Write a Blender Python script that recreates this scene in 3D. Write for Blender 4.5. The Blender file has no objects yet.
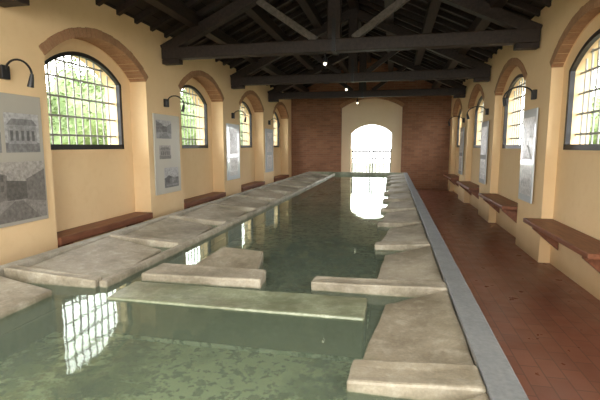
import bpy, bmesh, math, random
from mathutils import Vector, Matrix
random.seed(7)
S=bpy.context.scene
COL=S.collection

# ------------------------------------------------------------ materials
class NT:
    def __init__(s,name):
        s.m=bpy.data.materials.new(name); s.m.use_nodes=True
        s.t=s.m.node_tree; s.t.nodes.clear()
        s.out=s.t.nodes.new('ShaderNodeOutputMaterial')
    def n(s,ty,**kw):
        nd=s.t.nodes.new(ty)
        for k,v in kw.items():
            if k in nd.inputs.keys(): nd.inputs[k].default_value=v
            else: setattr(nd,k,v)
        return nd
    def l(s,a,b): s.t.links.new(a,b)
    def ramp(s,src,stops):
        r=s.n('ShaderNodeValToRGB'); e=r.color_ramp.elements
        while len(e)<len(stops): e.new(0.5)
        for i,(p,c) in enumerate(stops):
            e[i].position=p; e[i].color=(c[0],c[1],c[2],1)
        s.l(src,r.inputs[0]); return r.outputs[0]
    def mix(s,f,a,b,mode='MIX'):
        m=s.n('ShaderNodeMixRGB',blend_type=mode)
        for i,v in enumerate((f,a,b)):
            if isinstance(v,(int,float)): m.inputs[i].default_value=v
            elif isinstance(v,tuple): m.inputs[i].default_value=(v[0],v[1],v[2],1)
            else: s.l(v,m.inputs[i])
        return m.outputs[0]
    def noise(s,scale,detail=4,vec=None,rough=.55):
        nz=s.n('ShaderNodeTexNoise'); nz.inputs['Scale'].default_value=scale
        nz.inputs['Detail'].default_value=detail; nz.inputs['Roughness'].default_value=rough
        s.l(vec if vec is not None else s.pos(),nz.inputs['Vector']); return nz.outputs[0]
    def pos(s):
        if not hasattr(s,'_p'): s._p=s.n('ShaderNodeNewGeometry').outputs['Position']
        return s._p
    def bsdf(s,col,rough=.7,metal=0,bump=None,bs=.3,dist=.01,spec=.5):
        b=s.n('ShaderNodeBsdfPrincipled')
        if isinstance(col,tuple): b.inputs['Base Color'].default_value=(col[0],col[1],col[2],1)
        else: s.l(col,b.inputs['Base Color'])
        if isinstance(rough,(int,float)): b.inputs['Roughness'].default_value=rough
        else: s.l(rough,b.inputs['Roughness'])
        b.inputs['Metallic'].default_value=metal
        b.inputs['Specular IOR Level'].default_value=spec
        if bump is not None:
            bp=s.n('ShaderNodeBump'); bp.inputs['Strength'].default_value=bs; bp.inputs['Distance'].default_value=dist
            s.l(bump,bp.inputs['Height']); s.l(bp.outputs[0],b.inputs['Normal'])
        s.l(b.outputs[0],s.out.inputs[0]); return s.m

def plaster(name,c1,c2,c3):
    k=NT(name); n1=k.noise(1.1,5); n2=k.noise(9,6); n3=k.noise(60,3)
    c=k.ramp(n1,[(.3,c1),(.7,c2)])
    c=k.mix(k.ramp(n2,[(.52,(0,0,0)),(.75,(.4,.4,.4))]),c,c3)
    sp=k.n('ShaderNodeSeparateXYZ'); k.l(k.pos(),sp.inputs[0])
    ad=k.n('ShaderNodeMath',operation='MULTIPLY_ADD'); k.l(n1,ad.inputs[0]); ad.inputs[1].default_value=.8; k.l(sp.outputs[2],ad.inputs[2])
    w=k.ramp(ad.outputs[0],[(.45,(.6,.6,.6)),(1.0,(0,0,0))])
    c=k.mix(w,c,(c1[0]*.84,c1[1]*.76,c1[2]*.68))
    return k.bsdf(c,.85,bump=n3,bs=.15,dist=.004)
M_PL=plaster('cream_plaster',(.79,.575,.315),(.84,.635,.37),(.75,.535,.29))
M_PLD=plaster('pale_doorway_plaster',(.80,.66,.45),(.84,.71,.51),(.75,.61,.41))

def wood(name,c1,c2,sc=(8,1.2,8),rough=.6):
    k=NT(name); mp=k.n('ShaderNodeMapping'); mp.inputs['Scale'].default_value=sc
    k.l(k.pos(),mp.inputs[0]); n=k.noise(3,6,mp.outputs[0])
    return k.bsdf(k.ramp(n,[(.3,c1),(.7,c2)]),rough,bump=n,bs=.3,dist=.006)
M_DW=wood('dark_stained_timber',(.012,.007,.005),(.034,.021,.015))
M_GW=wood('weathered_grey_timber',(.08,.07,.06),(.15,.135,.12))
M_BW=wood('reddish_bench_timber',(.16,.058,.028),(.27,.105,.052),rough=.5)
M_PU=wood('purlin_timber',(.014,.009,.006),(.038,.024,.017))
k=NT('roof_boarding'); sp=k.n('ShaderNodeSeparateXYZ'); k.l(k.pos(),sp.inputs[0])
cb=k.n('ShaderNodeCombineXYZ'); k.l(sp.outputs[1],cb.inputs[0]); k.l(sp.outputs[0],cb.inputs[1])
br=k.n('ShaderNodeTexBrick'); br.offset=.5
br.inputs['Scale'].default_value=1; br.inputs['Brick Width'].default_value=2.6; br.inputs['Row Height'].default_value=.16
br.inputs['Mortar Size'].default_value=.008; br.inputs['Color1'].default_value=(.026,.019,.015,1); br.inputs['Color2'].default_value=(.048,.036,.029,1); br.inputs['Mortar'].default_value=(.005,.004,.003,1)
k.l(cb.outputs[0],br.inputs[0]); M_DECK=k.bsdf(br.outputs[0],.8)

def brickmat(name,ax,c1,c2,mort,w=.27,h=.075):
    k=NT(name); sp=k.n('ShaderNodeSeparateXYZ'); k.l(k.pos(),sp.inputs[0])
    cb=k.n('ShaderNodeCombineXYZ'); k.l(sp.outputs[ax],cb.inputs[0]); k.l(sp.outputs[2],cb.inputs[1])
    br=k.n('ShaderNodeTexBrick'); br.inputs['Scale'].default_value=1
    br.inputs['Brick Width'].default_value=w; br.inputs['Row Height'].default_value=h; br.inputs['Mortar Size'].default_value=.007
    br.inputs['Color1'].default_value=(*c1,1); br.inputs['Color2'].default_value=(*c2,1); br.inputs['Mortar'].default_value=(*mort,1)
    k.l(cb.outputs[0],br.inputs[0]); n=k.noise(2.2,5)
    c=k.mix(.55,br.outputs[0],k.ramp(n,[(.3,(.65,.62,.6)),(.7,(1,1,1))]),'MULTIPLY')
    return k.bsdf(c,.85,bump=br.outputs[1],bs=-.4,dist=.006)
M_BRK=brickmat('red_brick_wall',0,(.32,.15,.082),(.23,.10,.055),(.28,.19,.12))
k=NT('arch_brick')
n1=k.noise(7,3); n2=k.noise(40,4)
M_ARC=k.bsdf(k.mix(.4,k.ramp(n1,[(.35,(.27,.135,.065)),(.65,(.41,.21,.105))]),k.ramp(n2,[(.3,(.32,.18,.09)),(.7,(.46,.29,.16))])),.85,bump=n2,bs=.3)
M_MORT=NT('arch_mortar').bsdf((.42,.27,.15),.9)

k=NT('terracotta_tiles'); br=k.n('ShaderNodeTexBrick'); br.offset=.5
mp=k.n('ShaderNodeMapping'); mp.inputs['Rotation'].default_value=(0,0,math.pi/2); k.l(k.pos(),mp.inputs[0]); k.l(mp.outputs[0],br.inputs[0])
br.inputs['Scale'].default_value=1; br.inputs['Brick Width'].default_value=.28; br.inputs['Row Height'].default_value=.14; br.inputs['Mortar Size'].default_value=.005
br.inputs['Color1'].default_value=(.29,.118,.078,1); br.inputs['Color2'].default_value=(.235,.092,.062,1); br.inputs['Mortar'].default_value=(.165,.073,.05,1)
n=k.noise(1.6,5); c=k.mix(.7,br.outputs[0],k.ramp(n,[(.3,(.8,.78,.78)),(.7,(1.1,1.05,1))]),'MULTIPLY')
M_TILE=k.bsdf(c,k.ramp(k.noise(5,4),[(.3,(.26,)*3),(.7,(.45,)*3)]),bump=br.outputs[1],bs=-.2,dist=.003)

def stone(name,a,b,c,bs=.5,rough=.75,dk=(.48,.46,.40)):
    k=NT(name); n1=k.noise(2.6,6); n2=k.noise(14,6,rough=.65); n3=k.noise(70,4); n4=k.noise(1.9,6,rough=.62)
    col=k.ramp(n1,[(.28,a),(.68,b)])
    col=k.mix(k.ramp(n2,[(.48,(0,0,0)),(.70,(.65,.65,.65))]),col,c)
    col=k.mix(.5,col,k.ramp(n3,[(.3,(.65,.65,.65)),(.7,(1.1,1.1,1.1))]),'MULTIPLY')
    col=k.mix(.8,col,k.ramp(n4,[(.38,dk),(.56,(1,1,1))]),'MULTIPLY')
    sp=k.n('ShaderNodeSeparateXYZ'); k.l(k.pos(),sp.inputs[0])
    ad=k.n('ShaderNodeMath',operation='MULTIPLY_ADD'); k.l(n2,ad.inputs[0]); ad.inputs[1].default_value=.03; k.l(sp.outputs[2],ad.inputs[2])
    col=k.mix(k.ramp(ad.outputs[0],[(.612,(.6,.6,.6)),(.632,(0,0,0))]),col,(.14,.16,.085))
    return k.bsdf(col,rough,bump=n2,bs=bs,dist=.010)
M_SL=stone('worn_stone',(.235,.20,.14),(.38,.34,.25),(.47,.435,.345),rough=.55)
M_SL2=stone('pale_stone',(.28,.245,.18),(.425,.385,.295),(.52,.485,.395),rough=.6)
M_WET=stone('algae_wet_stone',(.17,.20,.12),(.33,.36,.24),(.44,.47,.35),rough=.35)
M_MAS=stone('rendered_masonry',(.28,.26,.2),(.4,.37,.3),(.45,.43,.36))
k=NT('grey_slate'); n=k.noise(6,6); n2=k.noise(40,4)
M_SLATE=k.bsdf(k.mix(.4,k.ramp(n,[(.3,(.14,.155,.16)),(.7,(.23,.245,.25))]),k.ramp(n2,[(.3,(.13,.14,.145)),(.7,(.28,.29,.29))])),.5,bump=n2,bs=.2)
def algae(name,dark,mid,light,s=1.0,a=0.0):
    k=NT(name); n1=k.noise(1.0*s,6,rough=.62); n2=k.noise(3.8*s,8,rough=.72); n3=k.noise(16*s,5)
    c=k.ramp(n1,[(.38+a,dark),(.48+a,mid),(.57+a,light)])
    c=k.mix(k.ramp(n2,[(.48+a,(0,0,0)),(.56+a,(.85,.85,.85))]),c,light)
    c=k.mix(k.ramp(n3,[(.5,(0,0,0)),(.58,(.7,.7,.7))]),c,dark)
    return k.bsdf(c,.9,bump=n2,bs=.6,dist=.03)
M_ALG=algae('algae_basin_floor',(.10,.155,.07),(.46,.58,.40),(.88,.96,.80))
M_ALG2=algae('dark_algae_basin_floor',(.045,.065,.018),(.23,.28,.12),(.66,.74,.46),1.2,.015)
def water(name,tint,bs,turb,tf):
    k=NT(name); n=k.noise(1.8,2); n2=k.noise(12,2)
    ad=k.mix(.18,n,n2)
    bp=k.n('ShaderNodeBump'); bp.inputs['Strength'].default_value=bs; bp.inputs['Distance'].default_value=.02; k.l(ad,bp.inputs['Height'])
    fr=k.n('ShaderNodeFresnel'); fr.inputs['IOR'].default_value=1.27; k.l(bp.outputs[0],fr.inputs['Normal'])
    tr=k.n('ShaderNodeBsdfTransparent'); tr.inputs[0].default_value=(*tint,1)
    df=k.n('ShaderNodeBsdfDiffuse'); df.inputs[0].default_value=(*turb,1)
    m0=k.n('ShaderNodeMixShader'); m0.inputs[0].default_value=tf; k.l(tr.outputs[0],m0.inputs[1]); k.l(df.outputs[0],m0.inputs[2])
    gl=k.n('ShaderNodeBsdfGlossy'); gl.inputs['Roughness'].default_value=.035; gl.inputs[0].default_value=(.88,.95,.88,1); k.l(bp.outputs[0],gl.inputs['Normal'])
    mx=k.n('ShaderNodeMixShader'); k.l(fr.outputs[0],mx.inputs[0]); k.l(m0.outputs[0],mx.inputs[1]); k.l(gl.outputs[0],mx.inputs[2])
    k.l(mx.outputs[0],k.out.inputs[0]); return k.m
M_WAT=water('clear_green_water',(.93,1,.93),.09,(.54,.68,.50),.16)
def flat(name,c,r=.5,metal=0,spec=.5): return NT(name).bsdf(c,r,metal,spec=spec)
M_BLK=flat('black_painted_steel',(.012,.012,.013),.45)
M_BAR=flat('pale_grey_painted_iron',(.36,.36,.33),.5)
M_GATE=flat('grey_gate_iron',(.03,.034,.038),.5)
k=NT('bulb_glow'); e=k.n('ShaderNodeEmission'); e.inputs[0].default_value=(1,.9,.7,1); e.inputs[1].default_value=6; k.l(e.outputs[0],k.out.inputs[0]); M_BULB=k.m
def panelm(name,c,rough=.25):
    k=NT(name); n=k.noise(3,3); return k.bsdf(k.mix(n,c,(c[0]*.9,c[1]*.9,c[2]*.9)),rough)
M_PAN1=panelm('grey_beige_poster',(.44,.42,.36)); M_PAN2=panelm('off_white_poster',(.62,.60,.52)); M_PAN3=panelm('laminated_glare_poster',(.72,.78,.82),.08)  # laminated board is lightened to a bluish white, glare put into its colour
def tone(name,v,tint=(1,1,1)):
    k=NT(name); n=k.noise(24,5,rough=.7); a=tuple(v*.7*t for t in tint); b=tuple(min(1,v*1.25)*t for t in tint)
    return k.bsdf(k.ramp(n,[(.35,a),(.65,b)]),.3)
SEP=(1,.94,.85)
T_G=[tone('print_tone_dark',.12),tone('print_tone_mid',.20),tone('print_tone_grey',.29),tone('print_tone_sky',.40)]
T_S=[tone('sepia_tone_dark',.12,SEP),tone('sepia_tone_mid',.18,SEP),tone('sepia_tone_grey',.26,SEP),tone('sepia_tone_sky',.35,SEP)]
T_P=[tone('pale_print_dark',.52),tone('pale_print_mid',.58),tone('pale_print_grey',.65),tone('pale_print_sky',.75)]

# ------------------------------------------------------------ helpers
def obj(name,verts,faces,mats,parent=None,fm=None,smooth=False,bevel=0,origin=None):
    verts=[Vector(v) for v in verts]
    if origin is None:
        mn=Vector([min(v[i] for v in verts) for i in range(3)]); mx=Vector([max(v[i] for v in verts) for i in range(3)])
        origin=(mn+mx)/2; origin.z=mn.z
    origin=Vector(origin)
    me=bpy.data.meshes.new(name); me.from_pydata([v-origin for v in verts],[],faces)
    bm=bmesh.new(); bm.from_mesh(me); bmesh.ops.recalc_face_normals(bm,faces=bm.faces); bm.to_mesh(me); bm.free()
    if not isinstance(mats,(list,tuple)): mats=[mats]
    for m in mats: me.materials.append(m)
    if fm:
        for p,i in zip(me.polygons,fm): p.material_index=i
    if smooth:
        for p in me.polygons: p.use_smooth=True
    o=bpy.data.objects.new(name,me); COL.objects.link(o); o.location=origin
    if parent is not None:
        o.parent=parent; o.location=origin-parent.location
    if bevel:
        b=o.modifiers.new('bevel','BEVEL'); b.width=bevel; b.segments=2; b.limit_method='ANGLE'
    return o
HF=[(0,1,2,3),(7,6,5,4),(0,4,5,1),(1,5,6,2),(2,6,7,3),(3,7,4,0)]
def boxv(x0,x1,y0,y1,z0,z1):
    return [(x0,y0,z0),(x1,y0,z0),(x1,y1,z0),(x0,y1,z0),(x0,y0,z1),(x1,y0,z1),(x1,y1,z1),(x0,y1,z1)]
class MB:
    def __init__(s): s.v=[];s.f=[];s.m=[]
    def add(s,v,f,m=0):
        b=len(s.v); s.v+=[tuple(q) for q in v]; s.f+=[tuple(b+i for i in q) for q in f]; s.m+=[m]*len(f)
    def box(s,*a,m=0): s.add(boxv(*a),HF,m)
    def beam(s,p0,p1,w,h,up=(0,0,1),m=0): s.add(beamv(p0,p1,w,h,up),HF,m)
    def tube(s,pts,r,n=8,m=0):
        rings=[]
        for i,p in enumerate(pts):
            p=Vector(p); a=Vector(pts[max(0,i-1)]); b=Vector(pts[min(len(pts)-1,i+1)]); d=(b-a).normalized()
            u=d.orthogonal().normalized() if i==0 else (u-d*u.dot(d)).normalized()
            w=d.cross(u); rr=r[i] if isinstance(r,(list,tuple)) else r
            rings.append([p+u*math.cos(t)*rr+w*math.sin(t)*rr for t in [2*math.pi*j/n for j in range(n)]])
        v=[q for rg in rings for q in rg]; f=[]
        for i in range(len(rings)-1):
            for j in range(n): f.append((i*n+j,i*n+(j+1)%n,(i+1)*n+(j+1)%n,(i+1)*n+j))
        f.append(tuple(range(n))); f.append(tuple((len(rings)-1)*n+j for j in range(n)))
        s.add(v,f,m)
    def make(s,name,mats,**kw): return obj(name,s.v,s.f,mats,fm=s.m,**kw)
def beamv(p0,p1,w,h,up=(0,0,1)):
    p0=Vector(p0);p1=Vector(p1);d=(p1-p0).normalized();sd=d.cross(Vector(up)).normalized();u=sd.cross(d)
    c=[(-1,-1),(1,-1),(1,1),(-1,1)]
    return [p0+sd*a*w/2+u*b*h/2 for a,b in c]+[p1+sd*a*w/2+u*b*h/2 for a,b in c]
def beam(name,p0,p1,w,h,mat,parent=None,up=(0,0,1),bevel=.008): return obj(name,beamv(p0,p1,w,h,up),HF,mat,parent=parent,bevel=bevel)
def box(name,a,mat,parent=None,bevel=0): return obj(name,boxv(*a),HF,mat,parent=parent,bevel=bevel)
def empty(name,loc,label=None,cat=None,group=None):
    e=bpy.data.objects.new(name,None); e.empty_display_size=.1; COL.objects.link(e); e.location=loc
    return tag(e,label,cat,group)
def tag(o,label=None,cat=None,group=None,kind=None):
    if label:o['label']=label
    if cat:o['category']=cat
    if group:o['group']=group
    if kind:o['kind']=kind
    return o
def struct(o,label,cat): return tag(o,label,cat,kind='structure')

def arc_z(t,hw,zs,za):
    r=za-zs; R=(hw*hw+r*r)/(2*r); return za-R+math.sqrt(max(0,R*R-t*t))
def plate(mb,P,s0,s1,ztop,ops,d0,d1,m=0,zb=0,N=18):
    cur=s0
    def zt(s): return ztop(s) if callable(ztop) else ztop
    def solid(a,b,za0,zb0,za1,zb1):
        v=[P(a,d0,za0),P(b,d0,zb0),P(b,d0,zb1),P(a,d0,za1),P(a,d1,za0),P(b,d1,zb0),P(b,d1,zb1),P(a,d1,za1)]
        f=[(0,1,2,3),(7,6,5,4),(0,4,5,1),(2,6,7,3)]
        mb.add(v,f,m)
    def side(s,z0,z1):
        mb.add([P(s,d0,z0),P(s,d1,z0),P(s,d1,z1),P(s,d0,z1)],[(0,1,2,3)],m)
    def run(a,b):
        n=6 if callable(ztop) else 1
        for i in range(n):
            p=a+(b-a)*i/n;q=a+(b-a)*(i+1)/n; solid(p,q,zb,zb,zt(p),zt(q))
    for (c,hw,zbot,zs,za) in ops:
        run(cur,c-hw); side(c-hw,zbot,zs)
        for i in range(N):
            a=c-hw+2*hw*i/N;b=c-hw+2*hw*(i+1)/N
            solid(a,b,arc_z(a-c,hw,zs,za),arc_z(b-c,hw,zs,za),zt(a),zt(b))
            if zbot>zb: solid(a,b,zb,zb,zbot,zbot)
        side(c+hw,zbot,zs); cur=c+hw
    run(cur,s1); side(s0,zb,zt(s0)); side(s1,zb,zt(s1))
def voussoirs(P,c,hw,zs,za,th,d0,d1,n=30):
    mb=MB(); r=za-zs; R=(hw*hw+r*r)/(2*r); zc=za-R; A=math.asin(hw/R)
    for i in range(n):
        a=-A+2*A*(i+.06)/n; b=-A+2*A*(i+.94)/n; k=random.uniform(-.006,.006)
        q=[(c+math.sin(t)*rr,zc+math.cos(t)*rr) for rr,t in ((R-.005,a),(R-.005,b),(R+th+k,b),(R+th+k,a))]
        mb.add([P(s,d0,z) for s,z in q]+[P(s,d1,z) for s,z in q],HF)
    for i in range(n):
        a=-A+2*A*i/n; b=-A+2*A*(i+1)/n
        q=[(c+math.sin(t)*rr,zc+math.cos(t)*rr) for rr,t in ((R-.001,a),(R-.001,b),(R+th-.004,b),(R+th-.004,a))]
        e=(d1-d0)*.015
        mb.add([P(s,d0+e,z) for s,z in q]+[P(s,d1-e,z) for s,z in q],HF,1)
    return mb

# ------------------------------------------------------------ dimensions
XL,XR=-4.0,2.07; XC=(XL+XR)/2; HALF=(XR-XL)/2
YB=17.0; YF=-2.4; BAY=3.3
WIN=[2.2-BAY]+[2.2+BAY*i for i in range(5)]
PIL=[3.85+BAY*i for i in range(4)]
TAN=math.tan(math.radians(25))
def roof(x): return 3.66+(HALF-abs(x-XC))*TAN
PY=lambda s,d,z:(d,s,z)
PX=lambda s,d,z:(s,d,z)

for side,xi,sg in (('left',XL,-1),('right',XR,1)):
    dep=.3 if sg<0 else .15
    mb=MB(); x1=xi+sg*dep; x2=xi+sg*(dep+.3)
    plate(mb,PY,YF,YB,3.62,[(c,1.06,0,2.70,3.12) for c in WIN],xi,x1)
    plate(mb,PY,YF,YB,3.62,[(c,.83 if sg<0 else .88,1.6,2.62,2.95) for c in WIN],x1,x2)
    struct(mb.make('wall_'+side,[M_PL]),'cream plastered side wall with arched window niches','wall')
    for i,c in enumerate(WIN):
        t=voussoirs(PY,c,1.06,2.70,3.12,.11,xi-sg*.012,x1-sg*.02).make('trim_%d'%(i+1+(10 if sg>0 else 0)),[M_ARC,M_MORT])
        struct(t,'exposed brick segmental arch over a window niche','brick arch')
        f=MB(); hw,zb,zs,za=(.83 if sg<0 else .88),1.6,2.62,2.95; w=.055; a0=x1+sg*.0; a1=x1+sg*.06
        if sg<0: lo,hi=a1,a0
        else: lo,hi=a0,a1
        f.box(lo,hi,c-hw,c-hw+w,zb,zs); f.box(lo,hi,c+hw-w,c+hw,zb,zs); f.box(lo,hi,c-hw,c+hw,zb,zb+w*1.3)
        N=16
        for j in range(N):
            ya=-hw+2*hw*j/N; yb=-hw+2*hw*(j+1)/N
            q=[(ya,arc_z(ya,hw,zs,za)-w),(yb,arc_z(yb,hw,zs,za)-w),(yb,arc_z(yb,hw,zs,za)),(ya,arc_z(ya,hw,zs,za))]
            f.add([(lo,c+s,z) for s,z in q]+[(hi,c+s,z) for s,z in q],HF)
        wo=struct(f.make('window_%d'%(i+1+(10 if sg>0 else 0)),[M_BLK]),'arched window with dark steel frame and pale iron grille','window')
        g=MB(); gx=x1+sg*.14
        nb=11
        for j in range(1,nb):
            y=-hw+2*hw*j/nb; g.tube([(gx,c+y,zb),(gx,c+y,arc_z(y,hw,zs,za))],.012,6)
        RR=(hw*hw+.1089)/.66
        for z in (1.80,2.06,2.32,2.58,2.80):
            hy=hw if z<zs else math.sqrt(max(0,RR**2-(z-(za-RR))**2))
            g.box(gx-.006,gx+.006,c-hy,c+hy,z-.013,z+.013)
        g.make('grille',[M_BAR],parent=wo)
        sl=MB(); sl.box(min(x1-sg*.03,x1+sg*.28),max(x1-sg*.03,x1+sg*.28),c-hw-.04,c+hw+.04,zb-.035,zb)
        sl.make('sill',[M_PL],parent=wo)
mb=MB(); DC=-.84
plate(mb,PX,XL-.6,XR+.5,lambda x:roof(x)-.03,[(DC,1.16,0,3.12,3.48)],YB,YB+.2,m=0)
plate(mb,PX,XL-.6,XR+.5,lambda x:roof(x)-.03,[(DC,.78,0,2.15,2.48)],YB+.2,YB+.5,m=1)
struct(mb.make('wall_back',[M_BRK,M_PLD]),'red brick end wall with a pale plastered arched doorway recess','wall')
t=voussoirs(PX,DC,1.16,3.12,3.48,.13,YB-.015,YB+.18,28).make('trim_21',[M_ARC,M_MORT]); struct(t,'brick arch over the doorway recess','brick arch')
mb=MB(); plate(mb,PX,XL-.6,XR+.5,lambda x:roof(x)-.03,[(DC,1.9,0,2.7,3.4)],YF-.3,YF)  # unseen end wall, its wide opening added to let daylight into the hall
struct(mb.make('wall_front',[M_PL]),'cream plastered end wall with a wide arch added to let in light','wall')
struct(box('floor',(XL-.6,XR+.5,YF-.3,YB+.5,-.1,0),M_TILE),'reddish terracotta tiled floor','floor')
mb=MB()
for x0,x1 in ((XL-.9,XC),(XC,XR+.9)):
    z0,z1=roof(x0),roof(x1)
    mb.add([(x0,YF-.5,z0),(x1,YF-.5,z1),(x1,YB+.7,z1),(x0,YB+.7,z0),(x0,YF-.5,z0+.06),(x1,YF-.5,z1+.06),(x1,YB+.7,z1+.06),(x0,YB+.7,z0+.06)],HF)
struct(mb.make('ceiling',[M_DECK]),'dark boarded pitched roof underside','ceiling')
y=YF+.2
while y<YB-.1:
    for sg in (-1,1):
        xa=XC+sg*(HALF+.02) ; xb=XC+sg*.02
        o=beam('roof_rafter',(xa,y,roof(xa)-.055),(xb,y,roof(xb)-.055),.08,.09,M_PU,bevel=0)
        tag(o,'dark timber common rafter under the roof boards','rafter','common rafters of the roof')
    y+=.45
for sg in (-1,1):
    for fr in (.27,.53,.79):
        x=XC+sg*HALF*fr; z=roof(x)-.20
        tag(beam('roof_purlin',(x,YF+.02,z),(x,YB-.02,z),.18,.19,M_DW),'long dark timber purlin running along the roof','purlin','roof purlins')
tag(beam('ridge_beam',(XC,YF+.02,roof(XC)-.20),(XC,YB-.02,roof(XC)-.20),.18,.20,M_DW),'dark timber ridge beam along the roof','beam')
for y in [.55]+PIL:
    E=empty('roof_truss',(XC,y,3.14),'dark timber king-post roof truss with diagonal struts','roof truss','roof trusses')
    zt=3.25
    beam('tie_beam',(XL+.02,y,zt),(XR-.02,y,zt),.19,.20,M_DW,E,bevel=.015)
    for sg in (-1,1):
        xa=XC+sg*(HALF-.03)
        beam('rafter',(xa,y,roof(xa)-.37),(XC+sg*.06,y,roof(XC+sg*.06)-.37),.18,.18,M_DW,E,bevel=.012)
        # steep strut rising outwards from the tie beam to the rafter
        x0=XC+sg*.30; xs=XC+sg*HALF*.42
        st=beam('strut',(x0,y,zt+.10),(xs,y,roof(xs)-.45),.10,.11,M_GW if 5<y<8 else M_DW,E)
        if 5<y<8: st['label']='paler weathered grey strut'
        xw=XL if sg<0 else XR
        beam('corbel',(xw-sg*.02,y,zt-.14),(xw-sg*.34,y,zt-.14),.15,.08,M_DW,E)
    beam('king_post',(XC,y,zt+.09),(XC,y,roof(XC)-.28),.21,.21,M_DW,E,up=(0,1,0),bevel=.012)
    mb=MB(); mb.box(XC-.03,XC+.03,y-.113,y+.113,zt-.108,zt+.4); mb.make('strap',[M_BLK],parent=E)
    lx=XC-.15
    L=empty('spotlight',(lx,y,2.98),'small black ceiling spotlight with a warm glowing bulb','spotlight','spotlights under the trusses')
    mb=MB(); mb.tube([(lx,y,3.155),(lx,y,3.06)],.012); mb.tube([(lx,y,3.08),(lx,y,3.06),(lx,y-.01,2.99)],[.02,.035,.042],12); mb.make('lamp_housing',[M_BLK],parent=L)
    bm=bmesh.new(); bmesh.ops.create_uvsphere(bm,u_segments=12,v_segments=8,radius=.026); me=bpy.data.meshes.new('bulb'); bm.to_mesh(me); bm.free(); me.materials.append(M_BULB)
    b=bpy.data.objects.new('bulb',me); COL.objects.link(b); b.parent=L; b.location=(0,-.01,-.005)

# ------------------------------------------------------------ wash basin
WZ=.605; YE=15.75; Y0=-.6
W0,W1=2.50,2.88
B=empty('wash_basin',(-1.27,7.5,0),'long raised stone public wash basin filled with water','wash basin')
def part(name,a,mat,bevel=.01,label=None):
    o=box(name,a,mat,B,bevel)
    if label:o['label']=label
    return o
part('basin_wall',(.40,.52,Y0,YE+.12,0,.665),M_MAS)
part('slate_kerb',(.395,.53,Y0,YE+.14,.665,.70),M_SLATE,.006,'grey slate kerb strip')
part('basin_wall',(-3.06,-2.94,Y0,YE+.12,0,.70),M_MAS)
part('basin_wall',(-2.94,.40,YE,YE+.12,0,.70),M_WET)
part('basin_wall',(-2.94,.40,Y0,Y0+.12,0,.68),M_MAS)
LG=.49
part('inner_ledge',(-.13,.40,Y0+.12,YE,0,LG),M_WET)
part('inner_ledge',(-2.94,-2.06,2.69,YE,0,LG),M_WET)
part('inner_ledge',(-2.94,-2.33,Y0+.12,2.69,0,LG),M_WET)
part('basin_bed',(-2.06,-.13,W1,YE,0,.40),M_ALG)
part('basin_bed',(-2.33,-.13,Y0+.12,W0,0,.34),M_ALG2)
part('basin_bed',(-2.06,-.13,W0,W1,0,.36),M_ALG)
part('edge_strip',(-2.12,-2.05,2.72,YE,LG,.655),M_SL2,.014,'pale worn stone edging strip')
tag(obj('pool_water',[(-2.93,Y0+.12,WZ),(.39,Y0+.12,WZ),(.39,YE,WZ),(-2.93,YE,WZ)],[(0,1,2,3)],M_WAT),'clear greenish water filling the long basin','water')

def slab(name,pts,z0,mat,label,group,sub=6,wob=.004,bev=.014):
    n=sub; v=[];f=[]
    a,b,c,d=[Vector(p) for p in pts]
    for j in range(n+1):
        for i in range(n+1):
            s=i/n;t=j/n; p=(a*(1-s)+b*s)*(1-t)+(d*(1-s)+c*s)*t
            dip=-.012*math.sin(math.pi*s)*math.sin(math.pi*t)
            e=wob; p=p+Vector((random.uniform(-e,e),random.uniform(-e,e),dip+random.uniform(-.0015,.0015)))
            v.append(p)
    N=n+1
    for j in range(n):
        for i in range(n): f.append((j*N+i,j*N+i+1,(j+1)*N+i+1,(j+1)*N+i))
    ring=[i for i in range(N)]+[j*N+n for j in range(1,N)]+[n*N+i for i in range(n-1,-1,-1)]+[j*N for j in range(n-1,0,-1)]
    base=len(v)
    for r in ring: v.append(Vector((v[r].x,v[r].y,z0)))
    L=len(ring)
    for q in range(L): f.append((ring[q],base+q,base+(q+1)%L,ring[(q+1)%L]))
    f.append(tuple(base+q for q in range(L)))
    cat={'washing_slab':'washing slab','stone_divider':'stone divider','stone_partition':'stone block'}[name]
    return tag(obj(name,v,f,mat,bevel=bev),label,cat,group)
ST=1.275; YD=[1.86+ST*i for i in range(-1,11)]
YD[2]=3.06
R=random.uniform
for i,yd in enumerate(YD):
    w0,w1=(.13,.07) if i==1 else (.07,.07)
    j=R(-.015,.015); xi=-.13+j
    if i==2:
        slab('stone_partition',[(-.56,yd-.08,.670),(.393,yd-.08,.69),(.393,yd+.07,.69),(-.55,yd+.07,.675)],LG+.002,M_SL2,'long low stone cross block running to the kerb','stone partitions',5)
    else:
        slab('stone_divider',[(xi-.03,yd-w0,.655),(.393,yd-w0,.69),(.393,yd+w1,.69),(xi-.02,yd+w1,.66)],LG+.002,M_SL2 if i!=1 else M_SL,'low worn stone divider block between washing slabs','stone dividers beside the kerb',3)
    y0=yd+w1+.008; nx=(YD[i+1]-(.13 if i==0 else .08)) if i+1<len(YD) else 99
    y1=min(nx-.01,YE-.02)
    mid=y0+(y1-y0)*R(.74,.84)
    slab('washing_slab',[(xi,y0,.61),(.393,y0,.658),(.393,y1,.685),(xi+R(.06,.12),mid,.632)],LG+.002,M_SL,'sloping worn stone washing slab beside the slate kerb','washing slabs along the kerb')
YD2=[2.69+ST*i for i in range(0,11)]
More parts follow.
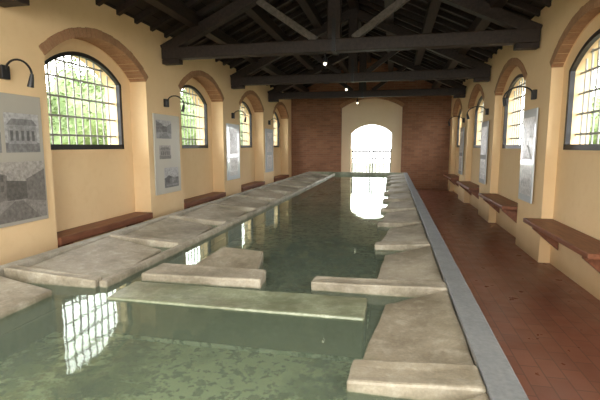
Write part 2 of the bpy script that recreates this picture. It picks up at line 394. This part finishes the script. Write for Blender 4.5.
for i,yd in enumerate(YD2):
    if yd>YE-.4: break
    slab('stone_divider',[(-2.935,yd,.715),(-2.13,yd,.665),(-2.13,yd+.10,.665),(-2.935,yd+.10,.715)],LG+.002,M_SL2,'low worn stone divider block between washing slabs','stone dividers on the bench side',3)
    y0=yd+.108; y1=min(yd+ST-.008,YE-.02)
    slab('washing_slab',[(-2.935,y0,.655),(-2.14-R(.0,.02),y0,.60),(-2.18-R(.02,.06),y1-.15,.63),(-2.935,y1,.70)],LG+.002,M_SL,'sloping worn stone washing slab near the plastered wall','washing slabs on the bench side')
slab('washing_slab',[(-2.935,1.45,.69),(-2.30,1.45,.64),(-2.32,2.50,.645),(-2.935,2.60,.695)],LG+.002,M_SL2,'broken-edged short stone washing slab by the near basin','washing slabs on the bench side')
slab('washing_slab',[(-2.935,.2,.67),(-2.33,.2,.62),(-2.33,1.40,.63),(-2.935,1.40,.68)],LG+.002,M_SL,'sloping worn stone washing slab near the plastered wall','washing slabs on the bench side')
slab('stone_partition',[(-1.90,W0,.622),(-.14,W0,.622),(-.14,W1-.02,.626),(-1.90,W1-.02,.626)],.361,M_WET,'long low algae-stained stone cross wall level with the water','stone partitions',8,.003)
slab('stone_partition',[(-1.90,2.93,.665),(-.93,2.94,.675),(-.95,3.17,.685),(-1.86,3.20,.68)],.401,M_SL2,'thick grey stone partition block standing in the water','stone partitions')
slab('washing_slab',[(-1.70,3.24,.60),(-1.06,3.24,.60),(-1.14,3.72,.69),(-1.56,3.78,.70)],.401,M_SL,'tilted wedge slab behind the partition block','stone partitions')

# ------------------------------------------------------------ benches
for side,xi,sg in (('left',XL,1),('right',XR,-1)):
    dep=.3 if sg>0 else .15
    for c in WIN[1:]:
        back=xi-sg*(dep-.006); front=xi+sg*(.04 if sg>0 else .24)
        zt=.53 if sg>0 else .64; th=.10 if sg>0 else .06
        a,b=min(back,front),max(back,front)
        E=empty('bench',((a+b)/2,c,.25),'long reddish-brown timber bench fixed in the wall niche','bench','wall benches')
        box('seat',(a,b,c-1.045,c+1.045,zt-th,zt),M_BW,E,.01)
        for dy in (-.8,.8):
            m=MB(); fx=front-sg*.06
            m.add([(back,c+dy-.03,zt-th),(fx,c+dy-.03,zt-th),(fx,c+dy-.03,zt-th-.05),(back,c+dy-.03,.25),
                   (back,c+dy+.03,zt-th),(fx,c+dy+.03,zt-th),(fx,c+dy+.03,zt-th-.05),(back,c+dy+.03,.25)],HF)
            m.make('bracket',[M_BW],parent=E)

# ------------------------------------------------------------ posters + gooseneck lamps
def print_mesh(x,sg,y0,y1,z0,z1,tones,E,style,seed):
    rr=random.Random(seed); mb=MB(); W=y1-y0; H=z1-z0; layer=[0]
    def q(u0,u1,v0,v1,m,lift=None):
        layer[0]+=1; t=.0006*layer[0]; xa=x+sg*t
        a=[(u0,v0),(u1,v0),(u1,v1),(u0,v1)] if lift is None else lift
        mb.add([(xa,y0+W*u,z0+H*v) for u,v in a],[(0,1,2,3)],m)
    mb.box(min(x,x+sg*.0005),max(x,x+sg*.0005),y0,y1,z0,z1,m=3)
    if style=='street':
        q(0,1,0,.42,2)
        q(0,0,0,0,1,[(0,.3),(.42,.38),(.42,.78),(0,.95)])
        q(0,0,0,0,0,[(.40,.36),(.72,.36),(.72,.66),(.40,.70)])
        q(0,0,0,0,1,[(.70,.34),(1,.28),(1,.86),(.70,.70)])
        for i in range(4):
            for j in range(2): q(.05+.09*i,.09+.09*i,.52+.17*j,.62+.17*j,0)
        q(0,0,0,0,1,[(.1,0),(.9,0),(.62,.34),(.5,.34)])
    elif style=='facade':
        q(0,1,0,.25,1); q(.08,.92,.22,.72,2)
        q(0,0,0,0,1,[(.05,.70),(.95,.70),(.80,.86),(.20,.86)])
        for i in range(5): q(.14+.155*i,.22+.155*i,.30,.56,0)
    else:
        q(0,1,0,.5,1); q(0,0,0,0,0,[(0,.45),(.3,.62),(.6,.5),(0,.4)])
        for i in range(5):
            u=rr.uniform(0,.85); q(u,u+.12,.2+rr.random()*.2,.5,rr.choice([0,2]))
        q(.1,.9,.08,.16,2)
    mb.make('photograph',tones,parent=E)
def poster(xi,sg,y,kind):
    t=.02; off=.008 if sg>0 else .03
    x0=xi+sg*off; x1=xi+sg*(off+t); a,b=min(x0,x1),max(x0,x1)
    w=.45 if sg>0 else .33; z0,z1=.80,2.20
    if sg<0: y+=.08
    lab={1:'grey-beige exhibition panel with archive photographs',2:'off-white exhibition panel with small archive photographs',3:'pale laminated exhibition panel with glare put into its colour'}[kind]
    E=empty('exhibition_panel',(xi+sg*off,y,z0),lab,'poster','exhibition panels on the walls')
    box('board',(a,b,y-w,y+w,z0,z1),{1:M_PAN1,2:M_PAN2,3:M_PAN3}[kind],E,.003)
    pr={1:[(-.05,.40,1.58,2.00,T_G,'facade'),(-.42,-.1,1.58,2.00,T_G,'view'),(-.43,.43,.84,1.48,T_S,'street')],
        2:[(-.38,.14,1.78,2.10,T_G,'street'),(-.30,.10,1.42,1.66,T_S,'facade'),(-.16,.36,.90,1.26,T_G,'view')],
        3:[(-.28,.28,1.45,2.08,T_P,'street'),(-.28,.28,.9,1.35,T_P,'facade')]}[kind]
    for i,(u0,u1,v0,v1,m,st) in enumerate(pr): print_mesh(x1,sg,y+u0,y+u1,v0,v1,m,E,st,i)
    if off>.02:
        for zz in (1.0,2.05):
            box('spacer',(min(xi,x0),max(xi,x0),y-.03,y+.03,zz-.03,zz+.03),M_BLK,E)
def goose(xi,sg,y,reach):
    E=empty('wall_lamp',(xi,y,2.36),'black gooseneck wall lamp arching over an exhibition panel','wall lamp','gooseneck wall lamps')
    a,b=min(xi,xi+sg*.06),max(xi,xi+sg*.06)
    box('wall_box',(a,b,y-.05,y+.05,2.34,2.48),M_BLK,E,.008)
    m=MB(); pts=[]
    for i in range(15):
        t=i/14; ang=math.pi*(1-t)
        pts.append((xi+sg*(.05+reach/2+math.cos(ang)*reach/2),y,2.42+math.sin(ang)*.14-.06*t))
    m.tube(pts,.011,8); m.make('lamp_arm',[M_BLK],parent=E,smooth=True)
    e=Vector(pts[-1]); m=MB(); m.tube([e+Vector((0,0,.02)),e+Vector((-sg*.01,0,-.03)),e+Vector((-sg*.03,0,-.11))],[.016,.024,.032],12); m.make('lamp_shade',[M_BLK],parent=E)
kinds=[1,2,3,3]
for i,y in enumerate(PIL):
    poster(XL,1,y,kinds[i]); goose(XL,1,y,.32)
    poster(XR,-1,y,3); goose(XR,-1,y,.40)

# ------------------------------------------------------------ gate outside the doorway
G=empty('iron_gate',(DC,YB+.62,-.12),'low grey iron gate with vertical bars in the doorway','gate')
for sg in (-1,1):
    m=MB(); xa=DC+sg*.02; xb=DC+sg*.79; a,b=min(xa,xb),max(xa,xb); gy=YB+.62
    m.box(a,b,gy-.015,gy+.015,.1,.14); m.box(a,b,gy-.02,gy+.02,1.40,1.46); m.box(a,b,gy-.015,gy+.015,1.12,1.17)
    m.box(a,a+.05,gy-.02,gy+.02,-.12,1.55); m.box(b-.05,b,gy-.02,gy+.02,-.12,1.55)
    for j in range(1,5): m.tube([(a+(b-a)*j/5,gy,.1),(a+(b-a)*j/5,gy,1.44)],.013,6)
    m.make('gate_leaf',[M_GATE],parent=G)

# ------------------------------------------------------------ outside
k=NT('outdoor_ground'); n=k.noise(.8,5); M_GR=k.bsdf(k.ramp(n,[(.35,(.08,.10,.05)),(.65,(.16,.16,.11))]),.9)
struct(box('ground',(-30,26,-26,46,-.2,-.12),M_GR),'pale gravel and grass ground outside','ground')
k=NT('leafy_foliage'); n=k.noise(1.3,3); n2=k.noise(6,3)
c=k.mix(.4,k.ramp(n,[(.35,(.09,.14,.04)),(.6,(.17,.26,.09)),(.72,(.28,.36,.17))]),k.ramp(n2,[(.35,(.09,.14,.05)),(.65,(.22,.30,.13))]))
M_LEAF=k.bsdf(c,.6)
def bush(x,y,r,h):
    rn=random.Random(int(x*31+y*17)+99); mb=MB()
    def surf(u,w,k):
        lump=.84+.16*math.sin(3*u+x)*math.cos(4*w+y); cz=math.sqrt(max(0,1-w*w))
        return Vector((x+math.cos(u)*cz*r*lump*k,y+math.sin(u)*cz*r*lump*k,h*.5+w*h*.5*lump*k))
    NU,NW=18,10
    g=[[surf(2*math.pi*i/NU,-.98+1.96*j/NW,.80) for i in range(NU)] for j in range(NW+1)]
    v=[p for row in g for p in row]; f=[(j*NU+i,j*NU+(i+1)%NU,(j+1)*NU+(i+1)%NU,(j+1)*NU+i) for j in range(NW) for i in range(NU)]
    mb.add(v,f)
    for q in range(3200):
        u=rn.random()*2*math.pi; w=rn.uniform(-.9,1); p=surf(u,w,rn.uniform(.78,1.05))
        s=rn.uniform(.04,.09); d=Vector((rn.gauss(0,1),rn.gauss(0,1),rn.gauss(0,1))).normalized(); e=d.orthogonal().normalized(); gg=d.cross(e)
        mb.add([p-e*s,p-gg*s*.5,p+e*s,p+gg*s*.5],[(0,1,2,3)])
    mb.tube([(x,y,-.12),(x,y,h*.4)],[.12,.06],8,m=1)
    o=mb.make('leafy_tree',[M_LEAF,M_PU],origin=(x,y,-.12)); tag(o,'leafy green tree outside the windows','tree','trees outside',kind='stuff')
for (x,y,r,h) in [(-9.6,5.0,1.5,4.7),(-9.9,8.4,1.6,4.9),(-9.5,11.8,1.6,4.5),(-10.0,15.2,1.7,5.0),(-9.8,18.9,1.8,5.0),(-10.0,22.9,2.0,5.2),(-10.0,27.6,2.3,5.4),
                  (7.4,9.6,1.7,3.9),(8.0,13.4,1.9,4.3),(7.6,17.6,2.0,4.0),(8.2,22.2,2.2,4.6)]:
    bush(x,y,r,h)

# ------------------------------------------------------------ light
w=bpy.data.worlds.new('World'); S.world=w; w.use_nodes=True
nt=w.node_tree; bg=nt.nodes['Background']; bg.inputs[0].default_value=(.98,.98,.97,1); bg.inputs[1].default_value=12.0
def portal(loc,rot,sx,sy):
    d=bpy.data.lights.new('window_portal','AREA'); d.shape='RECTANGLE'; d.size=sx; d.size_y=sy
    d.cycles.is_portal=True
    o=bpy.data.objects.new('window_portal',d); COL.objects.link(o); o.location=loc; o.rotation_euler=rot
for c in WIN:
    portal((XL-.62,c,2.28),(0,-math.pi/2,0),1.5,1.8)
    portal((XR+.47,c,2.28),(0,math.pi/2,0),1.5,1.8)
portal((DC,YB+.55,1.3),(-math.pi/2,0,0),1.7,2.6)
portal((DC,YF-.32,1.65),(math.pi/2,0,0),3.9,3.5)
d=bpy.data.lights.new('rear_fill_light','AREA'); d.shape='RECTANGLE'; d.size=4.5; d.size_y=1.4; d.energy=190; d.color=(1,.93,.82)
o=bpy.data.objects.new('rear_fill_light',d); COL.objects.link(o); o.location=(XC,-1.2,3.1); o.rotation_euler=(math.radians(74),0,0)  # unseen fill light added behind the camera to brighten the hall

# ------------------------------------------------------------ camera
cam=bpy.data.cameras.new('camera'); co=bpy.data.objects.new('camera',cam); COL.objects.link(co)
cam.lens=430*36/600; cam.sensor_width=36
co.location=(0,0,1.65); co.rotation_euler=(math.radians(90-7.16),0,math.radians(12.1))
S.camera=co
S.view_settings.view_transform='Standard'
